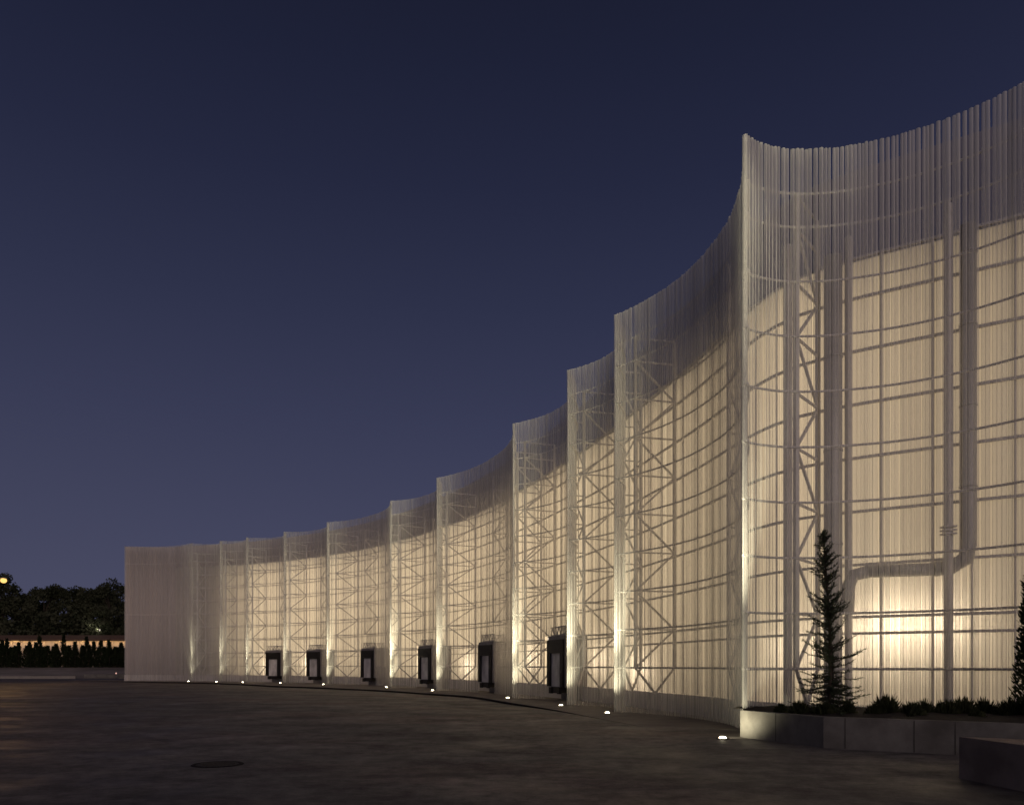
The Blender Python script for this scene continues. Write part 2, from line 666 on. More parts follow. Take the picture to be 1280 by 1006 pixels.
def part(mb, name, mat, parent=wh, **k):
    o = mb.build(name, mat, parent, **k)
    o.matrix_parent_inverse = parent.matrix_basis.inverted() if parent is wh else Matrix()
    return o


fine = []
for s in [WPATH.L * i / 240 for i in range(241)]:
    fine.append(WPATH.at(s)[0])
# soften the corners of the plan
for _ in range(5):
    fine = [fine[0]] + [(fine[i - 1] + fine[i] * 2 + fine[i + 1]) / 4 for i in range(1, len(fine) - 1)] + [fine[-1]]
WP = Path(fine)

w = MB()
w.grid([[(p.x, p.y, .70), (p.x, p.y, WTOP)] for p in fine])
part(w, 'wall', M_WALL)
# unlit opaque cladding above the glowing sheets and round the far end
w = MB()
iu = next(i for i, p in enumerate(fine) if p.y < 50 and i > 20)
w.grid([[(p.x, p.y, WTOP + .002), (p.x, p.y, 15.12)] for p in fine[9:iu + 1]], True)
part(w, 'upper_wall', M_UPPER)
w = MB()
w.grid([[(p.x, p.y, WTOP + .002), (p.x, p.y, 15.12)] for p in fine[iu:]], True)
part(w, 'upper_backing', M_BACKING)  # added behind the tubes to dim the sky and soften the band's top edge
w = MB()
w.bar((-43.60, 85.75, 7.9), (-37.9, 86.1, 7.9), .12, 14.4)
w.bar((-43.55, 85.9, 7.9), (-43.6, 99.0, 7.9), .12, 14.4)
part(w, 'end_wall', M_UPPER)
w = MB()
w.bar((-43.6, 85.60, .33), (-37.7, 85.95, .33), .3, .70)
part(w, 'end_plinth', M_PLINTH)
# parapet cap
w = MB()
for i in range(0, 240, 4):
    a, b = fine[i], fine[min(i + 4, 240)]
    w.bar((a.x, a.y, WTOP + .03), (b.x, b.y, WTOP + .03), .16, .06)
part(w, 'parapet_cap', M_STEEL)
# concrete plinth
off, back = [], []
for i in range(0, 241):
    d = WP.at(WP.L * i / 240)[1]
    o = out_n(d)
    off.append(fine[i] + o * .25)
    back.append(fine[i] - o * .25)
w = MB()
w.grid([[(b.x, b.y, -.3), (b.x, b.y, .68), (o.x, o.y, .68), (o.x, o.y, -.3)] for o, b in zip(off, back)])
part(w, 'plinth', M_PLINTH)
# roof, rear wall
DEPTH = 14
rear = []
for i in range(0, 241, 6):
    d = WP.at(WP.L * i / 240)[1]
    rear.append(fine[i])
w = MB()
inn = [fine[i] for i in range(0, 241, 4)]
cen = Vector((30, 96))
rr = [p + (cen - p).normalized() * DEPTH for p in inn]
w.grid([[(p.x, p.y, WTOP - .05), (q.x, q.y, WTOP - .05)] for p, q in zip(inn, rr)])
part(w, 'roof', M_ROOF)
w = MB()
w.grid([[(q.x, q.y, 0), (q.x, q.y, WTOP - .052)] for q in rr])
w.face([(inn[0].x, inn[0].y, 0), (rr[0].x, rr[0].y, 0), (rr[0].x, rr[0].y, WTOP - .052), (inn[0].x, inn[0].y, WTOP - .052)])
w.face([(inn[-1].x, inn[-1].y, 0), (rr[-1].x, rr[-1].y, 0), (rr[-1].x, rr[-1].y, WTOP - .052), (inn[-1].x, inn[-1].y, WTOP - .052)])
part(w, 'rear_wall', M_ROOF)

# horizontal girts on the wall
GIRTS = [1.67, 2.62, 3.06, 4.46, 5.89, 7.33, 8.77, 10.2, 11.62]
for z in GIRTS:
    w = MB()
    pts = []
    for i in range(9, 241, 2):
        d = WP.at(WP.L * i / 240)[1]
        p = fine[i] + out_n(d) * .10
        pts.append((p.x, p.y, z))
    w.tube(pts, .052, 4, smooth=False)
    part(w, 'girt', M_STEEL)
# vertical cladding joints, irregular
w = MB()
s = 9.5
while s < WP.L:
    p, d = WP.at(s)
    o = out_n(d)
    wd = rnd.choice((.03, .03, .035, .06))
    q = p + o * .035
    w.bar((q.x, q.y, .70), (q.x, q.y, WTOP), wd, .05)
    s += rnd.uniform(.55, 1.25)
part(w, 'cladding_joints', M_STEEL)
# steel columns and ducts behind the near bay
for (x, y, wd) in ((10.83, 18.86, .15), (7.52, 20.72, .17), (8.98, 20.30, .13)):
    w = MB()
    w.bar((x, y, .68), (x, y, 13.2), wd)
    part(w, 'column', M_STEEL)
w = MB()
for k in range(3):
    w.box(-.14, .14, -.14, .14, 5.0 + k * .09, 5.04 + k * .09, Matrix.Translation((10.83, 18.86, 0)))
part(w, 'pipe_clamp', M_STEEL)
w = MB()
w.tube([(11.32, 18.86, 12.68), (11.32, 18.86, 4.75), (11.28, 18.89, 4.42), (11.0, 19.08, 4.22), (10.7, 19.25, 4.20)], .19, 14)
w.tube([(10.75, 19.22, 4.20), (9.35, 20.08, 4.24)], .165, 14)
w.tube([(9.40, 20.05, 4.24), (9.10, 20.22, 4.16), (8.98, 20.28, 3.9), (8.96, 20.30, 3.12)], .17, 14)
for z in (6.2, 8.2, 10.2, 12.0):
    w.tube([(11.32, 18.86, z - .03), (11.32, 18.86, z + .03)], .205, 14)
part(w, 'air_duct', M_GALV)
w = MB()
w.tube([(8.60, 20.36, 12.68), (8.60, 20.36, .70)], .235, 16)
for z in (2.5, 5, 7.5, 10):
    w.tube([(8.60, 20.36, z - .03), (8.60, 20.36, z + .03)], .25, 16)
part(w, 'air_duct', M_GALV)

# loading docks
dock_local = {}
for bi, fr in DOCK.items():
    P = BAYS[bi]
    p, d = P.at(P.L * fr)
    ch = (P.p[-1] - P.p[0]).normalized()
    o = out_n(ch)
    e, wpt, _ = WP.nearest(p)
    depth = e + .1
    M = Matrix.Translation((p.x, p.y, 0)) @ Matrix(((ch.x, -o.x, 0, 0), (ch.y, -o.y, 0, 0), (0, 0, 1, 0), (0, 0, 0, 1)))
    # local x along wall, local y into the building
    dock_local[bi] = (P.L * fr - DOCK_W / 2 - .12, P.L * fr + DOCK_W / 2 + .12)
    hw = DOCK_W / 2
    f = MB()
    f.box(-hw - .09, -hw, -.12, depth, .66, 3.28, M)
    f.box(hw, hw + .09, -.12, depth, .66, 3.28, M)
    f.box(-hw, hw, -.12, depth, 3.08, 3.28, M)
    f.box(-hw - .02, hw + .02, .62, depth, -.02, .655, M)
    dk = part(f, 'loading_dock', M_FRAME)

    def sub(mb, name, mat):
        ob = mb.build(name, mat, dk)
        ob.matrix_parent_inverse = Matrix()
        return ob

    c = MB()
    c.box(-hw + .003, hw - .003, -.20, .1, 2.42, 3.075, M)
    c.box(-hw + .2, hw - .2, -.22, -.205, 2.38, 2.60, M)
    sub(c, 'head_curtain', M_RUBBER)
    for sx in (-1, 1):
        c = MB()
        x0, x1 = (-hw + .003, -hw + .44) if sx < 0 else (hw - .44, hw - .003)
        c.box(x0, x1, -.20, .1, .66, 2.415, M)
        c.box(x0 + .06, x1 - .06, -.225, -.205, .72, 1.45, M)
        sub(c, 'side_curtain', M_RUBBER)
    c = MB()
    c.box(-hw + .445, hw - .445, -.10, .05, .66, 2.41, M)
    for k in range(1, 4):
        z = .78 + k * .41
        c.box(-hw + .446, hw - .446, -.112, -.101, z - .012, z + .012, M)
    sub(c, 'dock_door', M_DOOR)
    c = MB()
    c.box(-.72, .72, -.10, .6, .36, .655, M)
    c.box(-.74, -.44, -.24, -.102, .30, .62, M)
    c.box(.44, .74, -.24, -.102, .30, .62, M)
    c.box(-.40, .40, -.14, -.102, .33, .655, M)
    sub(c, 'bumper', M_RUBBER)
    if bi == 8:
        c = MB()
        c.box(-hw + .03, -hw + .07, -.16, -.125, 3.10, 3.23, M)
        sub(c, 'dock_lamp', M_GLOBE)
    # small steel lattice above the frame that carries the cut tubes
    c = MB()
    for yy in (.05, depth * .6):
        A = lambda x, z: M @ Vector((x, yy, z))
        c.bar(A(-hw, 3.74), A(hw, 3.74), .06)
        c.bar(A(-hw, 3.33), A(hw, 3.33), .06)
        for k in range(5):
            x0 = -hw + k * DOCK_W / 5
            c.bar(A(x0, 3.33), A(x0 + DOCK_W / 10, 3.74), .045)
            c.bar(A(x0 + DOCK_W / 10, 3.74), A(x0 + DOCK_W / 5, 3.33), .045)
    sub(c, 'header_lattice', M_STEEL)

# ------------------------------------------------------------------ tube screen, bay by bay
BAY_LABEL = [
    'unlit end bay of white tubes at the far left corner beside the trees',
    'narrow dim bay of white tubes next to the unlit end bay',
    'second narrow bay of white tubes, two bays left of the first dock',
    'curved bay of white tubes around the farthest loading dock',
    'curved bay of white tubes around the second dock from the left',
    'wide curved bay of white tubes around the third dock from the left',
    'curved bay of white tubes around the fourth dock from the left',
    'wide curved bay of white tubes around the fifth dock from the left',
    'curved bay of white tubes around the nearest dock, partly hidden by its neighbour',
    'short curved bay of white tubes right of the nearest dock',
    'tall deep curved bay of white tubes with plinth left of the concrete planter',
    'tallest nearest bay of white tubes rising behind the planter with the sapling',
]
RIBS = [[], [.08, .55], [.08, .55], [.06, .50], [.05, .50], [.06, .36, .66], [.05, .48], [.05, .46, .88], [.06, .55], [.10, .55],
        [.07, .60], [.165]]
for bi, P in enumerate(BAYS):
    a, _ = P.at(0)
    root = empty('tube_screen', (a.x, a.y, 0))
    tag(root, BAY_LABEL[bi], 'tube screen', 'scalloped bays of the white tube screen')
    loc = Vector((a.x, a.y, 0))
    base = .70 if bi == 11 else (-.04 if bi < 10 else -.03)
    # the curtain of tubes
    t = MB()
    rs = random.Random(100 + bi)
    s = .03
    ns = 10 if 7 <= bi < 12 else 8
    while s < P.L - .02:
        p, d = P.at(s)
        z0 = base
        if bi in dock_local and dock_local[bi][0] < s < dock_local[bi][1]:
            z0 = 3.29
        rad = rs.choice((.034, .042, .048, .050, .056))
        if s < .3 and bi:
            rad = .060
        j = rs.uniform(-.02, .02)
        q = p + out_n(d) * j - Vector((a.x, a.y))
        tz = TOP + rs.uniform(-.012, .012)
        t.tube([(q.x, q.y, z0), (q.x, q.y, tz)], rad, ns, caps=True)
        s += rad * 2 + (-.045 if s < .3 and bi else 1) * rs.choice((.002, .004, .006, .012, .022, .040))
    t.build('tube_curtain', M_TUBE, root)
    # rails
    for z in (RAILS if bi else RAILS[4::4]):
        segs = [(0.0, P.L)]
        if bi in dock_local and z < 3.28:
            segs = [(0.0, dock_local[bi][0]), (dock_local[bi][1], P.L)]
        r_ = MB()
        for s0, s1 in segs:
            pts = []
            m = max(8, int((s1 - s0) / .25))
            for k in range(m + 1):
                p, d = P.at(s0 + (s1 - s0) * k / m)
                q = p - out_n(d) * .085
                if k == 0 or k == m:
                    q = q + d * (.05 if k == 0 else -.05)
                pts.append((q.x - a.x, q.y - a.y, z))
            r_.tube(pts, .032, 6)
        r_.build('rail', M_STEEL, root)
    # supporting rib trusses between screen and wall
    for fr in RIBS[bi]:
        p, d = P.at(P.L * fr)
        e, wpt, ws = WP.nearest(p)
        wd = WP.at(ws)[1]
        v = (wpt - p).normalized()
        F = p + v * .20
        B = wpt - v * .24
        if (B - F).length < .35:
            continue
        if bi in dock_local and dock_local[bi][0] - .1 < P.L * fr < dock_local[bi][1] + .1:
            zlow = 4.53
        else:
            zlow = 1.67
        rib = MB()
        zt = 13.93
        f2, b2 = F - a, B - a
        rib.bar((f2.x, f2.y, zlow), (f2.x, f2.y, zt), .10)
        rb = rib.build('support_truss', M_STEEL, root)
        c = MB()
        c.bar((b2.x, b2.y, zlow), (b2.x, b2.y, zt), .10)
        c.build('chord', M_STEEL, rb)
        zs = [z for z in RAILS if z >= zlow - .01][:-1] + [13.93]
        flip = False
        for k, z in enumerate(zs):
            c = MB()
            c.bar((f2.x, f2.y, z), (b2.x, b2.y, z - .0), .055)
            c.build('strut', M_STEEL, rb)
            if k + 1 < len(zs) - 1:
                c = MB()
                A, Bq = (f2, b2) if not flip else (b2, f2)
                c.bar((A.x, A.y, z), (Bq.x, Bq.y, zs[k + 1]), .065)
                c.build('brace', M_STEEL, rb)
                flip = not flip
        if zlow < 2:
            m = (f2 + b2) / 2
            for q in (f2, b2):
                c = MB()
                c.bar((q.x, q.y, zlow), (m.x, m.y, .72), .075)
                c.build('brace', M_STEEL, rb)

# ------------------------------------------------------------------ lighting
sun_dir = Vector((.27, -.93, .24)).normalized()      # towards the afterglow
sd = bpy.data.lights.new('afterglow_sun', 'SUN')
sd.energy = 1.03
sd.angle = R(50)
sd.color = (1.0, .80, .74)
so = bpy.data.objects.new('afterglow_sun', sd)
COL.objects.link(so)
so.rotation_euler = (-sun_dir).to_track_quat('-Z', 'Y').to_euler()


def area(name, loc, direction, sx, sy, power, col, parent=None):
    l = bpy.data.lights.new(name, 'AREA')
    l.shape = 'RECTANGLE'
    l.size, l.size_y = sx, sy
    l.energy = power
    l.color = col
    o = bpy.data.objects.new(name, l)
    COL.objects.link(o)
    o.location = loc
    o.rotation_euler = Vector(direction).to_track_quat('-Z', 'Y').to_euler()
    return o


WARM = (1.0, .765, .465)
WALL_RAD = 1.16           # radiance scale of the luminaires inside the hall
s = 17.0
while s < WP.L - 2:
    p, d = WP.at(s)
    o = out_n(d)
    step = 3.0
    k = 1.0
    if p.y > 27: k = 1.28
    if p.y > 40: k = 1.62
    if p.y > 63: k = 1.50
    if p.y < 22.5: k = .80
    if p.y < 19.8: k = .66
    if p.x < -27: k = 1.15
    if p.x < -31: k = .42
    if p.x < -33: k = .14
    if p.x < -35.5: k = .03
    q = p - o * 1.15
    area('hall_light', (q.x, q.y, 6.62), (o.x, o.y, 0), step, 11.9, math.pi * step * 11.9 * WALL_RAD * k, WARM)
    s += step
# low luminaires close behind the cladding
for (x, y, zz, pw) in ((10.35, 19.86, 2.75, 58), (8.2, 21.3, 2.2, 20), (5.4, 32.4, 1.6, 45), (4.3, 36.9, 2.0, 35), (1.2, 46.0, 2.2, 40), (-3.2, 56.2, 1.7, 60),
                       (-7.2, 63.1, 1.9, 50), (-12.6, 70.2, 1.7, 50), (-20.3, 77.3, 1.9, 60), (-25.4, 80.8, 1.7, 45)):
    e, wpt, ws = WP.nearest(Vector((x, y)))
    o = out_n(WP.at(ws)[1])
    q = wpt - o * .9
    area('hall_light', (q.x, q.y, zz), (o.x, o.y, 0), 2.2, .5, pw, (1.0, .80, .54))

# in-ground spotlights in front of each fold
SPOT = [(CUSP[i][0] - .10 - .026 * i, CUSP[i][1] - .62 + .012 * i) for i in range(1, 11)] + [(5.04, 18.18)]
SPOT_LABEL = [
    'farthest ground spotlight, at the fold beside the unlit end bay',
    'ground spotlight at the fold between the two narrow far bays',
    'ground spotlight just left of the farthest dock bay',
    'ground spotlight right of the farthest loading dock',
    'ground spotlight right of the second dock from the left',
    'ground spotlight right of the third dock from the left',
    'ground spotlight right of the fourth dock from the left',
    'ground spotlight right of the fifth dock from the left, on the pavement',
    'ground spotlight beside the nearest loading dock, on the pavement',
    'ground spotlight at the fold left of the deepest bay, near the pavement end',
    'nearest and largest ground spotlight, beside the concrete planter corner',
]
POW = [40, 30, 30, 35, 70, 120, 80, 110, 85, 85, 100]
rim = MB()
rr = []
for rad, z in ((.085, .02), (.09, .03), (.14, .03), (.16, .0)):
    rr.append([(rad * math.cos(q), rad * math.sin(q), z) for q in [2 * math.pi * j / 20 for j in range(20)]])
rim.grid(rr, False, True)
lens = MB()
rr = []
for k in range(6):
    an = k / 5 * math.pi / 2
    rr.append([(.085 * math.cos(an) * math.cos(q) + 1e-5 * math.cos(q), .085 * math.cos(an) * math.sin(q), .022 + .045 * math.sin(an))
               for q in [2 * math.pi * j / 16 for j in range(16)]])
lens.grid(rr, True, True)
proto = empty('ground_spotlight')
rim.build('rim', M_IRON, proto)
lens.build('lens', M_LENS, proto)
for i, (x, y) in enumerate(SPOT):
    o = proto if i == 0 else copy_tree(proto)
    onpave = i < 10
    o.location = (x, y, {0: .0, 1: -.012}.get(i, -.016 if i < 4 else -.031) if onpave else .002)
    if 1 <= i <= 4:
        pass
    tag(o, SPOT_LABEL[i], 'spotlight', 'in-ground spotlights at the folds of the screen')
    cu = Vector((*CUSP[i + 1], 0))
    l = bpy.data.lights.new('spot_beam', 'SPOT')
    l.energy = POW[i] * (3.2 if i < 10 else 1.7)
    l.color = (1.0, .90, .60)
    l.spot_size = R(64) if i < 10 else R(165)
    l.spot_blend = 1.0
    l.shadow_soft_size = .06
    lo = bpy.data.objects.new('spot_beam', l)
    COL.objects.link(lo)
    lo.parent = o
    lo.location = (0, 0, .16)
    l2 = bpy.data.lights.new('spot_beam_high', 'SPOT')
    l2.energy = POW[i] * (44 if i < 10 else 105)
    l2.color = (1.0, .90, .60)
    l2.spot_size = R(24)
    l2.spot_blend = 1.0
    l2.shadow_soft_size = .05
    l2o = bpy.data.objects.new('spot_beam_high', l2)
    COL.objects.link(l2o)
    l2o.parent = o
    l2o.location = (.02, 0, .16)
    l2o.rotation_euler = (cu + Vector((0, 0, 8.0)) - Vector((x, y, .2))).to_track_quat('-Z', 'Y').to_euler()
    tgt = cu + Vector((.0, .0, 2.6 if i < 10 else 1.5))
    lo.rotation_euler = (tgt - Vector((x, y, .2))).to_track_quat('-Z', 'Y').to_euler()

# ------------------------------------------------------------------ planting bed on the right
FR = [(5.62, 18.72), (6.68, 16.30), (9.70, 14.35), (14.5, 11.6)]


def wall_strip(path, width, z0, z1, inward):
    m = MB()
    outer = [Vector(p) for p in path]
    inn = []
    for i, p in enumerate(outer):
        d0 = (outer[i] - outer[i - 1]).normalized() if i > 0 else (outer[1] - outer[0]).normalized()
        d1 = (outer[i + 1] - outer[i]).normalized() if i < len(outer) - 1 else d0
        n0 = Vector((-d0.y, d0.x)) * inward
        n1 = Vector((-d1.y, d1.x)) * inward
        b = (n0 + n1).normalized()
        inn.append(p + b * width / max(b.dot(n0), .3))
    for i in range(len(outer) - 1):
        a, b, c_, d_ = outer[i], outer[i + 1], inn[i + 1], inn[i]
        m.prism([a, b, c_, d_], z0, z1)
    return m, inn


pl = empty('planter', (5.62, 18.72, 0))
tag(pl, 'long low concrete planter in front of the nearest bay, full of shrubs', 'planter')
m, inn = wall_strip(FR, .22, -.02, .66, 1)
wl = m.build('planter_wall', M_CONC, pl)
wl.matrix_parent_inverse = Matrix.Translation((-5.62, -18.72, 0))
# formwork joints as thin dark strips on the wall face
m = MB()
for (a, b, fr) in ((0, 1, .46), (1, 2, .12), (1, 2, .48), (1, 2, .68), (2, 3, .5)):
    A, B = Vector(FR[a]), Vector(FR[b])
    d = (B - A).normalized()
    o = out_n(d)
    q = A + (B - A) * fr + o * .001
    m.prism([q - d * .011, q + o * .003 - d * .011, q + o * .003 + d * .011, q + d * .011], .01, .655)
ob = m.build('joint', M_CJ, pl)
ob.matrix_parent_inverse = Matrix.Translation((-5.62, -18.72, 0))
# soil
m = MB()
scr = BAYS[11]
rows = []
front = Path([tuple(p) for p in inn])
for i in range(41):
    t = i / 40
    f_, _ = front.at(front.L * .72 * t)
    s_, dd = scr.at(scr.L * t)
    s_ = s_ - out_n(dd) * .35
    row = []
    for k in range(9):
        u = k / 8
        p = f_.lerp(s_, u)
        z = .56 + .16 * math.sin(u * math.pi * .75) + rnd.uniform(-.025, .025)
        row.append((p.x, p.y, z))
    rows.append(row)
m.grid(rows, True)
ob = m.build('soil', M_SOIL, pl)
ob.matrix_parent_inverse = Matrix.Translation((-5.62, -18.72, 0))

# second planter, nearer, at the lower right
p2 = empty('planter', (7.0, 11.9, 0))
tag(p2, 'nearer empty concrete planter box cut off at the lower right corner', 'planter')
Q = [(7.55, 7.6), (7.0, 11.9), (9.6, 10.35), (12.5, 8.6)]
m, inn2 = wall_strip(Q, .24, -.02, .65, -1)
ob = m.build('planter_wall', M_CONC2, p2)
ob.matrix_parent_inverse = Matrix.Translation((-7.0, -11.9, 0))
m = MB()
m.face([(p.x, p.y, .42) for p in inn2])
ob = m.build('soil', M_SOIL, p2)
ob.matrix_parent_inverse = Matrix.Translation((-7.0, -11.9, 0))


def blade(m, p, d, ln, wd, rs):
    d = d.normalized()
    sdv = d.cross(Vector((rs.uniform(-1, 1), rs.uniform(-1, 1), rs.uniform(-1, 1)))).normalized() * wd
    m.face([p - sdv, p + sdv, p + d * ln * .6 + sdv * .8, p + d * ln, p + d * ln * .6 - sdv * .8])


def make_shrub(seed, r, h):
    rs = random.Random(seed)
    m = MB()
    for k in range(680):
        az = rs.uniform(0, 2 * math.pi)
        el = math.asin(rs.uniform(0.0, 1))
        q = rs.uniform(.35, .85)
        d = Vector((math.cos(az) * math.cos(el), math.sin(az) * math.cos(el), math.sin(el)))
        p = Vector((d.x * r * q, d.y * r * q, d.z * h * q * .9))
        dd = (d + Vector((0, 0, 1.1)) + Vector((rs.uniform(-.4, .4), rs.uniform(-.4, .4), 0)))
        blade(m, p, dd, rs.uniform(.09, .20) * (h / .45), .008 * (1 + r), rs)
    for k in range(22):
        az = rs.uniform(0, 2 * math.pi)
        m.tube([(0, 0, -.05), (math.cos(az) * r * .6, math.sin(az) * r * .6, h * rs.uniform(.4, .8))], .008, 4, False)
    return m


# pixel-free positions: shrubs stand in a loose row in the bed
SHR = [(6.35, 17.95, .17, .24), (6.78, 17.9, .22, .32), (7.20, 17.55, .24, .30), (7.72, 17.45, .17, .33), (8.25, 17.3, .17, .28), (8.55, 17.35, .30, .48),
       (9.05, 17.2, .26, .33), (9.35, 17.3, .22, .36), (9.78, 17.1, .28, .38), (10.15, 17.1, .26, .42), (10.55, 16.95, .27, .40), (10.75, 16.5, .25, .38),
       (11.05, 16.6, .26, .46), (11.45, 16.35, .27, .45), (8.9, 16.7, .20, .22), (9.9, 16.2, .2, .2)]
SHL = [
    'small low shrub at the left end of the planter by the fold', 'second low shrub from the left end of the planter',
    'low shrub at the foot of the sapling, on its left', 'small upright shrub at the foot of the sapling, on its right',
    'small shrub left of the tallest shrub in the planter', 'tallest round shrub right of the sapling',
    'low flat shrub right of the tallest shrub', 'shrub left of the steel column behind the screen',
    'broad shrub left of the steel column base', 'rounded shrub directly before the steel column base',
    'rounded shrub just right of the steel column base', 'low spreading shrub third from the right before the cypress',
    'spiky shrub second to the left of the dark cypress', 'spiky shrub next to the dark cypress, on its left',
    'tiny shrub in the dark soil below the tallest shrub', 'tiny shrub in the dark soil near the planter wall',
]
for i, (x, y, r_, h_) in enumerate(SHR):
    o = make_shrub(40 + i, r_ * (1.0 + .25 * ((i * 37) % 5) / 4), h_ * 1.12).build('shrub', M_SHRUB)
    o.location = (x, y, .60)
    tag(o, SHL[i], 'shrub', 'small shrubs in the planter')

# sapling with loose drooping branches
sp = empty('sapling_tree', (7.43, 17.80, .58))
tag(sp, 'slender young conifer with ragged dark branches in the planter', 'tree')
rs = random.Random(5)
tr = MB()
H = 4.32
axis = [Vector((.0, 0, -.05))]
for k in range(1, 13):
    t = k / 12
    axis.append(Vector((.04 * math.sin(t * 5) - .10 * t * t, .03 * math.cos(t * 4), H * t)))
tr.tube(axis, [.045 * (1 - .85 * k / 12) + .004 for k in range(13)], 8)
ap = lambda t: axis[min(int(t * 12), 11)].lerp(axis[min(int(t * 12), 11) + 1], t * 12 - min(int(t * 12), 11))
tr.build('trunk', M_BARK, sp)
cr = MB()
tw = MB()
for k in range(285):
    t = .02 + .965 * rs.random() ** 1.3
    az = rs.uniform(0, 2 * math.pi)
    ln = (.66 if t < .3 else .56) * (1 - t) ** .45 * rs.uniform(.3, 1.38) + .06
    up = (.25 if t < .25 else .55) + .5 * t
    d = Vector((math.cos(az), math.sin(az), up * rs.uniform(.3, 1.3) - (.25 if t < .25 else 0)))
    d.normalize()
    p = ap(t)
    pts = [p]
    q = p.copy()
    dd = d.copy()
    for j in range(5):
        dd = (dd + Vector((rs.uniform(-.2, .2), rs.uniform(-.2, .2), .24 if j > 2 else -.05))).normalized()
        q = q + dd * ln / 5
        pts.append(q.copy())
    tw.tube(pts, [.014, .012, .010, .008, .006, .003], 4, False)
    nn = int(20 + 90 * ln)
    for j in range(nn):
        u = (j + rs.random()) / nn
        f = u * 5
        i0 = min(int(f), 4)
        b = pts[i0].lerp(pts[i0 + 1], f - i0)
        dv = Vector((rs.uniform(-1, 1), rs.uniform(-1, 1), rs.uniform(-.8, .9))) + dd * .6
        blade(cr, b, dv, rs.uniform(.045, .095), .0068, rs)
for k in range(420):
    t = rs.uniform(.25, 1)
    p = ap(t)
    dv = Vector((rs.uniform(-1, 1), rs.uniform(-1, 1), rs.uniform(-.1, 1.2)))
    blade(cr, p + dv * rs.uniform(0, .07) * (1.15 - t), dv, rs.uniform(.05, .12), .008, rs)
tw.build('branches', M_BARK, sp)
cr.build('crown', M_PINE, sp)
st = MB()
st.tube([(.12, .05, -.05), (.10, .05, 1.5)], .018, 6)
st.build('stake', M_BARK, sp)


def make_cypress(name, loc, r, h, n, seed, leaf, mat=M_CYP, trunk=True, label=None, group=None, tip=.3):
    rs = random.Random(seed)
    root = empty(name, loc)
    tag(root, label, 'cypress', group)
    m = MB()
    bumps = [(rs.uniform(0, 1), rs.uniform(0, 6.28), rs.uniform(.1, .28)) for _ in range(8)]
    for k in range(n):
        t = rs.random() ** .85
        az = rs.uniform(0, 2 * math.pi)
        prof = (min(1, (t + .03) / .16) ** .5) * max(0, 1 - t ** (1.5 + tip)) ** .8
        for bt, ba, bs in bumps:
            prof *= 1 + bs * math.exp(-((t - bt) / .09) ** 2) * math.cos(az - ba)
        q = r * prof * (rs.random() ** .4) * rs.uniform(.85, 1.12)
        p = Vector((q * math.cos(az), q * math.sin(az), t * h))
        d = Vector((math.cos(az) * .6, math.sin(az) * .6, rs.uniform(.4, 1.3)))
        blade(m, p, d, leaf * rs.uniform(.7, 1.5), leaf * .22, rs)
    m.build('crown', mat, root)
    if trunk:
        m = MB()
        m.tube([(0, 0, -.1), (0, 0, h * .5), (0, 0, h * .93)], [r * .14, r * .09, r * .02], 6)
        m.build('trunk', M_BARK, root)
    return root


make_cypress('cypress', (11.08, 16.0, .56), .47, 3.65, 5200, 3, .085, label='dark columnar cypress at the right edge of the photo, in the planter')

# ------------------------------------------------------------------ background at the left
hx = -98.0
i = 0
rs = random.Random(77)
TALL = {}
while hx < -56:
    h = rs.uniform(2.7, 3.5)
    y = 121.5 + rs.uniform(-.6, .6)
    px = 640 + 950 * hx / y
    lab = 'small dark cypress in the even hedge row before the amber lit wall'
    grp = 'cypresses of the far hedge row'
    for tx, nm, hh in ((49, 'leftmost of the three tall spires in the far cypress hedge', 4.9), (78, 'middle of the three tall spires in the far cypress hedge', 5.2),
                       (114, 'rightmost of the three tall spires in the far cypress hedge, slightly leaning', 4.9)):
        tipv = -.6
        if abs(px - tx) < 3.6 and tx not in TALL:
            TALL[tx] = 1
            lab, h = nm, hh
            break
    else:
        tipv = .1
        if rs.random() < .35:
            h += rs.uniform(.5, 1.2)
            tipv = -.6
    o = make_cypress('cypress', (hx, y, 1.35), rs.uniform(.66, .84) if h < 4.5 else .68, h, 560, 200 + i, .32, label=lab, group=grp, tip=tipv)
    if 'leaning' in lab: o.rotation_euler = (0, -.10, 0)
    hx += rs.uniform(.46, .64)
    i += 1

# low boundary building with amber lights under its eaves
bb = empty('garden_building', (-84, 136, 1.5))
tag(bb, 'long low cream building with brown eaves lit amber behind the hedge', 'building')
m = MB()
m.box(-30, 22, 0, 6, 0, 4.6)
m.build('wall', M_RENDER, bb)
m = MB()
m.prism([(-30.6, -.9), (22.6, -.9), (22.6, 3), (-30.6, 3)], [4.65, 4.65, 5.5, 5.5], [4.85, 4.85, 5.75, 5.75])
m.prism([(-30.6, 3), (22.6, 3), (22.6, 6.9), (-30.6, 6.9)], [5.5, 5.5, 4.65, 4.65], [5.75, 5.75, 4.85, 4.85])
m.build('roof', M_TILE, bb)
m = MB()
for k in range(13):
    x = -29 + k * 4.1
    m.box(x - .5, x + .5, -.62, -.5, 4.50, 4.60)
m.build('eaves_lights', M_STRIP, bb)
m = MB()
for k in range(18):
    x = -29.5 + k * 3.0
    m.box(x - .12, x + .12, -.14, -.002, 0, 4.58)
m.build('pilasters', M_RENDER, bb)
for k in range(5):
    area('eaves_glow', (-84 - 24 + k * 10.2, 136 - .85, 6.0), (0, .75, -.66), 9.6, .15, 52, (1.0, .60, .26))

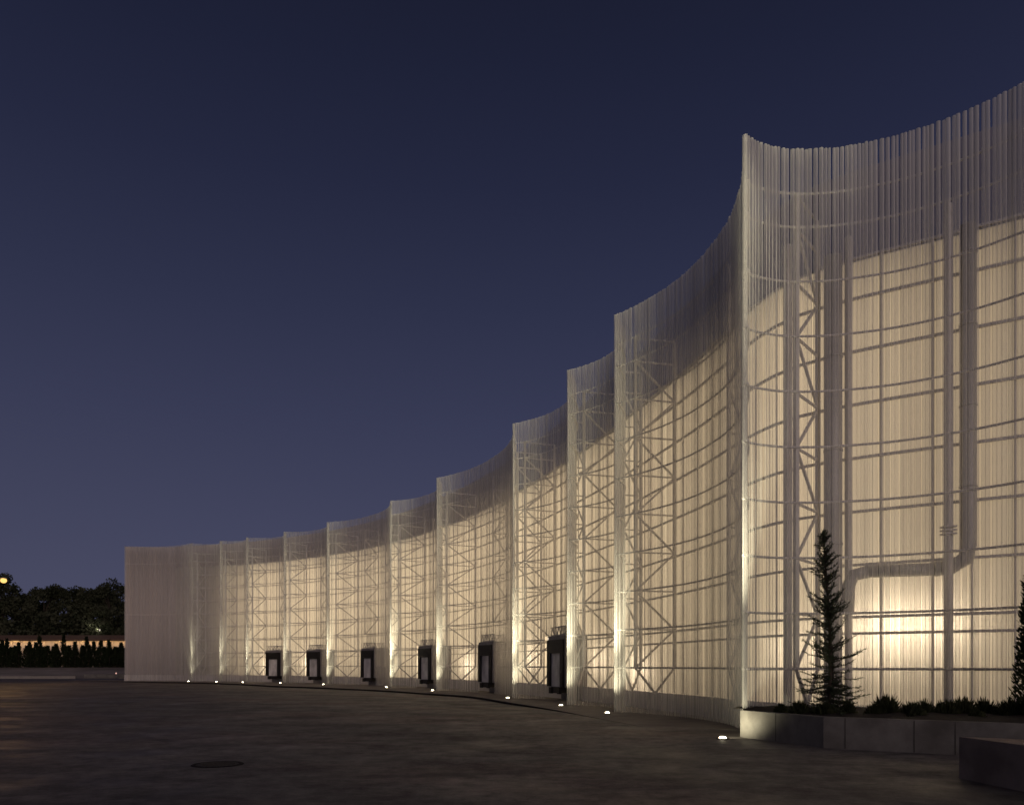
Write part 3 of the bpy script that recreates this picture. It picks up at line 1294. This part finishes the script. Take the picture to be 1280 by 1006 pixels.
# trees
def make_tree(loc, H, r, seed, label):
    rs = random.Random(seed)
    root = empty('tree', loc)
    tag(root, label, 'tree', 'dark trees behind the garden building')
    t = MB()
    lean = Vector((rs.uniform(-.08, .08), rs.uniform(-.05, .05), 1)) * H * .72
    ax = [Vector((0, 0, -.3)) + lean * k / 5 + Vector((rs.uniform(-.15, .15), 0, 0)) * k for k in range(6)]
    t.tube(ax, [.34 * H / 14 * (1 - .15 * k) for k in range(6)], 8)
    cl = []
    for k in range(15):
        u = rs.uniform(.30, 1.0)
        az = rs.uniform(0, 6.28)
        env = r * (1.0 - .45 * abs(u - .6) / .4) * rs.uniform(.35, 1.0)
        c = Vector((math.cos(az) * env, math.sin(az) * env, H * (.18 + .74 * u)))
        cl.append((c, rs.uniform(.16, .30) * r + .5))
        b = ax[min(5, 1 + int(u * 4))]
        t.tube([b, (b + c) / 2 + Vector((0, 0, .4)), c], [.11, .07, .03], 5, False)
    t.build('trunk', M_BARK, root)
    m = MB()
    for c, cr_ in cl:
        for k in range(230):
            d = Vector((rs.gauss(0, 1), rs.gauss(0, 1), rs.gauss(0, .8))).normalized()
            p = c + d * cr_ * rs.random() ** .45 * 1.15
            s = rs.uniform(.16, .36)
            a = Vector((rs.uniform(-1, 1), rs.uniform(-1, 1), rs.uniform(-1, 1))).normalized()
            b = a.cross(Vector((rs.uniform(-1, 1), rs.uniform(-1, 1), rs.uniform(-1, 1)))).normalized()
            m.face([p - a * s, p - b * s * .6, p + a * s, p + b * s * .6])
    m.build('crown', M_TREE, root)
    return root


TREES = [(3, 150, 119, 'tall rounded tree right behind the orange street lamp'), (-12, 158, 112, 'tree cut off by the left edge of the photo behind the lamp'),
         (22, 152, 103, 'round tree just right of the street lamp'), (42, 155, 97, 'lower tree filling the dip between the two left crowns'),
         (60, 150, 106, 'tall tree above the middle spire of the hedge'), (74, 160, 98, 'tree tucked behind the tall middle tree'),
         (88, 152, 103, 'broad tree at the middle of the dark row'), (101, 158, 96, 'pale leaved tree lit by the white park lamp'),
         (115, 151, 101, 'tree directly behind the two white park lamps'), (128, 160, 100, 'tree right of the white park lamps'),
         (141, 150, 104, 'tree just left of the end of the tube screen'), (150, 163, 107, 'tall tree half hidden by the end of the tube screen'),
         (164, 156, 104, 'tree hidden behind the end of the tube screen'), (30, 172, 92, 'rear tree between the left crowns')]
for i, (px, D, hp, lb) in enumerate(TREES):
    if px > 158 or px < -20: continue
    x = (px - 640) * D / 950
    H = hp * D / 950 + 1.77 - 1.4
    make_tree((x, D, 1.4), H, 3.1 + (i % 3) * .5, 300 + i, lb)

# undergrowth that closes the gaps below the crowns
m = MB()
rs = random.Random(9)
for k in range(15000):
    x = rs.uniform(-112, -62)
    y = rs.uniform(144, 150)
    top = 9.3 + 1.6 * math.sin(x * .35) + 1.0 * math.sin(x * 1.1)
    z = 1.4 + top * rs.random() ** .8
    p = Vector((x, y, z))
    s = rs.uniform(.25, .55)
    a = Vector((rs.uniform(-1, 1), rs.uniform(-1, 1), rs.uniform(-1, 1))).normalized()
    b = a.cross(Vector((rs.uniform(-1, 1), rs.uniform(-1, 1), rs.uniform(-1, 1)))).normalized()
    m.face([p - a * s, p - b * s * .6, p + a * s, p + b * s * .6])
o = m.build('undergrowth', M_TREE)
tag(o, 'dense dark undergrowth below the tree crowns', 'undergrowth', kind='stuff')

# street lamp at the left edge
sl = empty('street_lamp', (-47.75, 70, 0))
tag(sl, 'tall street lamp with an orange glowing head at the left edge', 'street lamp')
m = MB()
m.tube([(0, 0, 0), (0, 0, 8.6), (.15, 0, 9.3), (.75, 0, 9.72)], [.09, .06, .05, .04], 8)
m.build('pole', M_POLE, sl)
m = MB()
m.tube([(.5, 0, 9.72), (.62, 0, 9.78), (1.1, 0, 9.80), (1.25, 0, 9.74)], [.06, .16, .16, .05], 10, squash=.45)
m.build('lamp_head', M_POLE, sl)
m = MB()
rr = []
for k in range(8):
    an = math.pi * k / 7
    rr.append([(.92 + .27 * math.sin(an) * math.cos(q), .27 * math.sin(an) * math.sin(q), 9.56 + .24 * math.cos(an)) for q in
               [2 * math.pi * j / 14 for j in range(14)]])
m.grid(rr, True, True)
m.build('lamp_glass', M_SODIUM, sl)
l = bpy.data.lights.new('sodium_glow', 'POINT')
l.energy = 1000
l.color = (1.0, .55, .18)
l.shadow_soft_size = .25
lo = bpy.data.objects.new('sodium_glow', l)
COL.objects.link(lo)
lo.parent = sl
lo.location = (.9, -.05, 9.25)

# two small white park lamps among the trees
for i, (px, py, D, lb) in enumerate(((117.0, 778, 146, 'white park lamp, higher of the two among the trees'),
                                     (124.5, 787, 145.5, 'white park lamp on a pale pole, lower of the two'))):
    x = (px - 640) * D / 950
    z = 1.77 + (831 - py) * D / 950
    o = empty('park_lamp', (x, D, 1.4))
    tag(o, lb, 'lamp', 'white park lamps among the trees')
    m = MB()
    m.tube([(0, 0, 0), (0, 0, z - 1.55)], .05, 8)
    m.build('pole', M_POLE, o)
    m = MB()
    rr = []
    for k in range(8):
        an = math.pi * k / 7
        rr.append([(.15 * math.sin(an) * math.cos(q), .15 * math.sin(an) * math.sin(q), z - 1.4 + .15 * math.cos(an)) for q in
                   [2 * math.pi * j / 12 for j in range(12)]])
    m.grid(rr, True, True)
    m.build('globe', M_GLOBE, o)
    l = bpy.data.lights.new('globe_glow', 'POINT')
    l.energy = 60
    l.color = (1, .9, .75)
    lo = bpy.data.objects.new('globe_glow', l)
    COL.objects.link(lo)
    lo.parent = o
    lo.location = (0, -.5, z - 1.4)

# bollard light by the end of the screen
bo = empty('bollard_light', (-52.3, 100.4, .0))
tag(bo, 'tiny bollard with a lit cap beside the left end of the screen', 'bollard')
m = MB()
m.tube([(0, 0, 0), (0, 0, .62)], .07, 8)
m.build('post', M_POLE, bo)
m = MB()
m.tube([(0, 0, .62), (0, 0, .78)], .08, 8)
m.build('lit_cap', mat_emit('bollard_cap', (1, .55, .45), .9), bo)

# ------------------------------------------------------------------ sky
wld = bpy.data.worlds.new('World')
scene.world = wld
wld.use_nodes = True
nt = wld.node_tree
for n_ in list(nt.nodes): nt.nodes.remove(n_)
N, L = nt.nodes.new, nt.links.new
out = N('ShaderNodeOutputWorld')
bg = N('ShaderNodeBackground')
tc = N('ShaderNodeTexCoord')
sx = N('ShaderNodeSeparateXYZ')
L(tc.outputs['Generated'], sx.inputs[0])
rp = N('ShaderNodeValToRGB')
cr_ = rp.color_ramp
stops = [(0.0, (86, 84, 104)), (.06, (80, 80, 103)), (.17, (72, 73, 97)), (.30, (61, 63, 88)), (.42, (50, 53, 77)), (.53, (40, 43, 66)),
         (.62, (33, 36, 57)), (.70, (28, 30, 48)), (1.0, (17, 18, 32))]
cr_.elements[0].position, cr_.elements[0].color = stops[0][0], sky_lin(*stops[0][1])
cr_.elements[1].position, cr_.elements[1].color = stops[-1][0], sky_lin(*stops[-1][1])
for p_, c_ in stops[1:-1]:
    e_ = cr_.elements.new(p_)
    e_.color = sky_lin(*c_)
L(sx.outputs['Z'], rp.inputs[0])
L(rp.outputs[0], bg.inputs[0])
bg.inputs[1].default_value = 1.0
L(bg.outputs[0], out.inputs[0])

# ------------------------------------------------------------------ camera
cd = bpy.data.cameras.new('camera')
cam = bpy.data.objects.new('camera', cd)
COL.objects.link(cam)
cam.location = (0, 0, 1.77)
cam.rotation_euler = (R(90), 0, 0)
cd.sensor_width = 36
cd.lens = 950 / 1280 * 36
cd.shift_y = 328 / 1280
cd.clip_end = 3000
scene.camera = cam

scene.view_settings.view_transform = 'Standard'
scene.view_settings.look = 'None'
scene.view_settings.exposure = 0
scene.view_settings.gamma = 1
scene.cycles.transparent_max_bounces = 48
scene.cycles.max_bounces = 8
scene.cycles.diffuse_bounces = 4
scene.cycles.use_denoising = True
scene.cycles.sample_clamp_indirect = 4
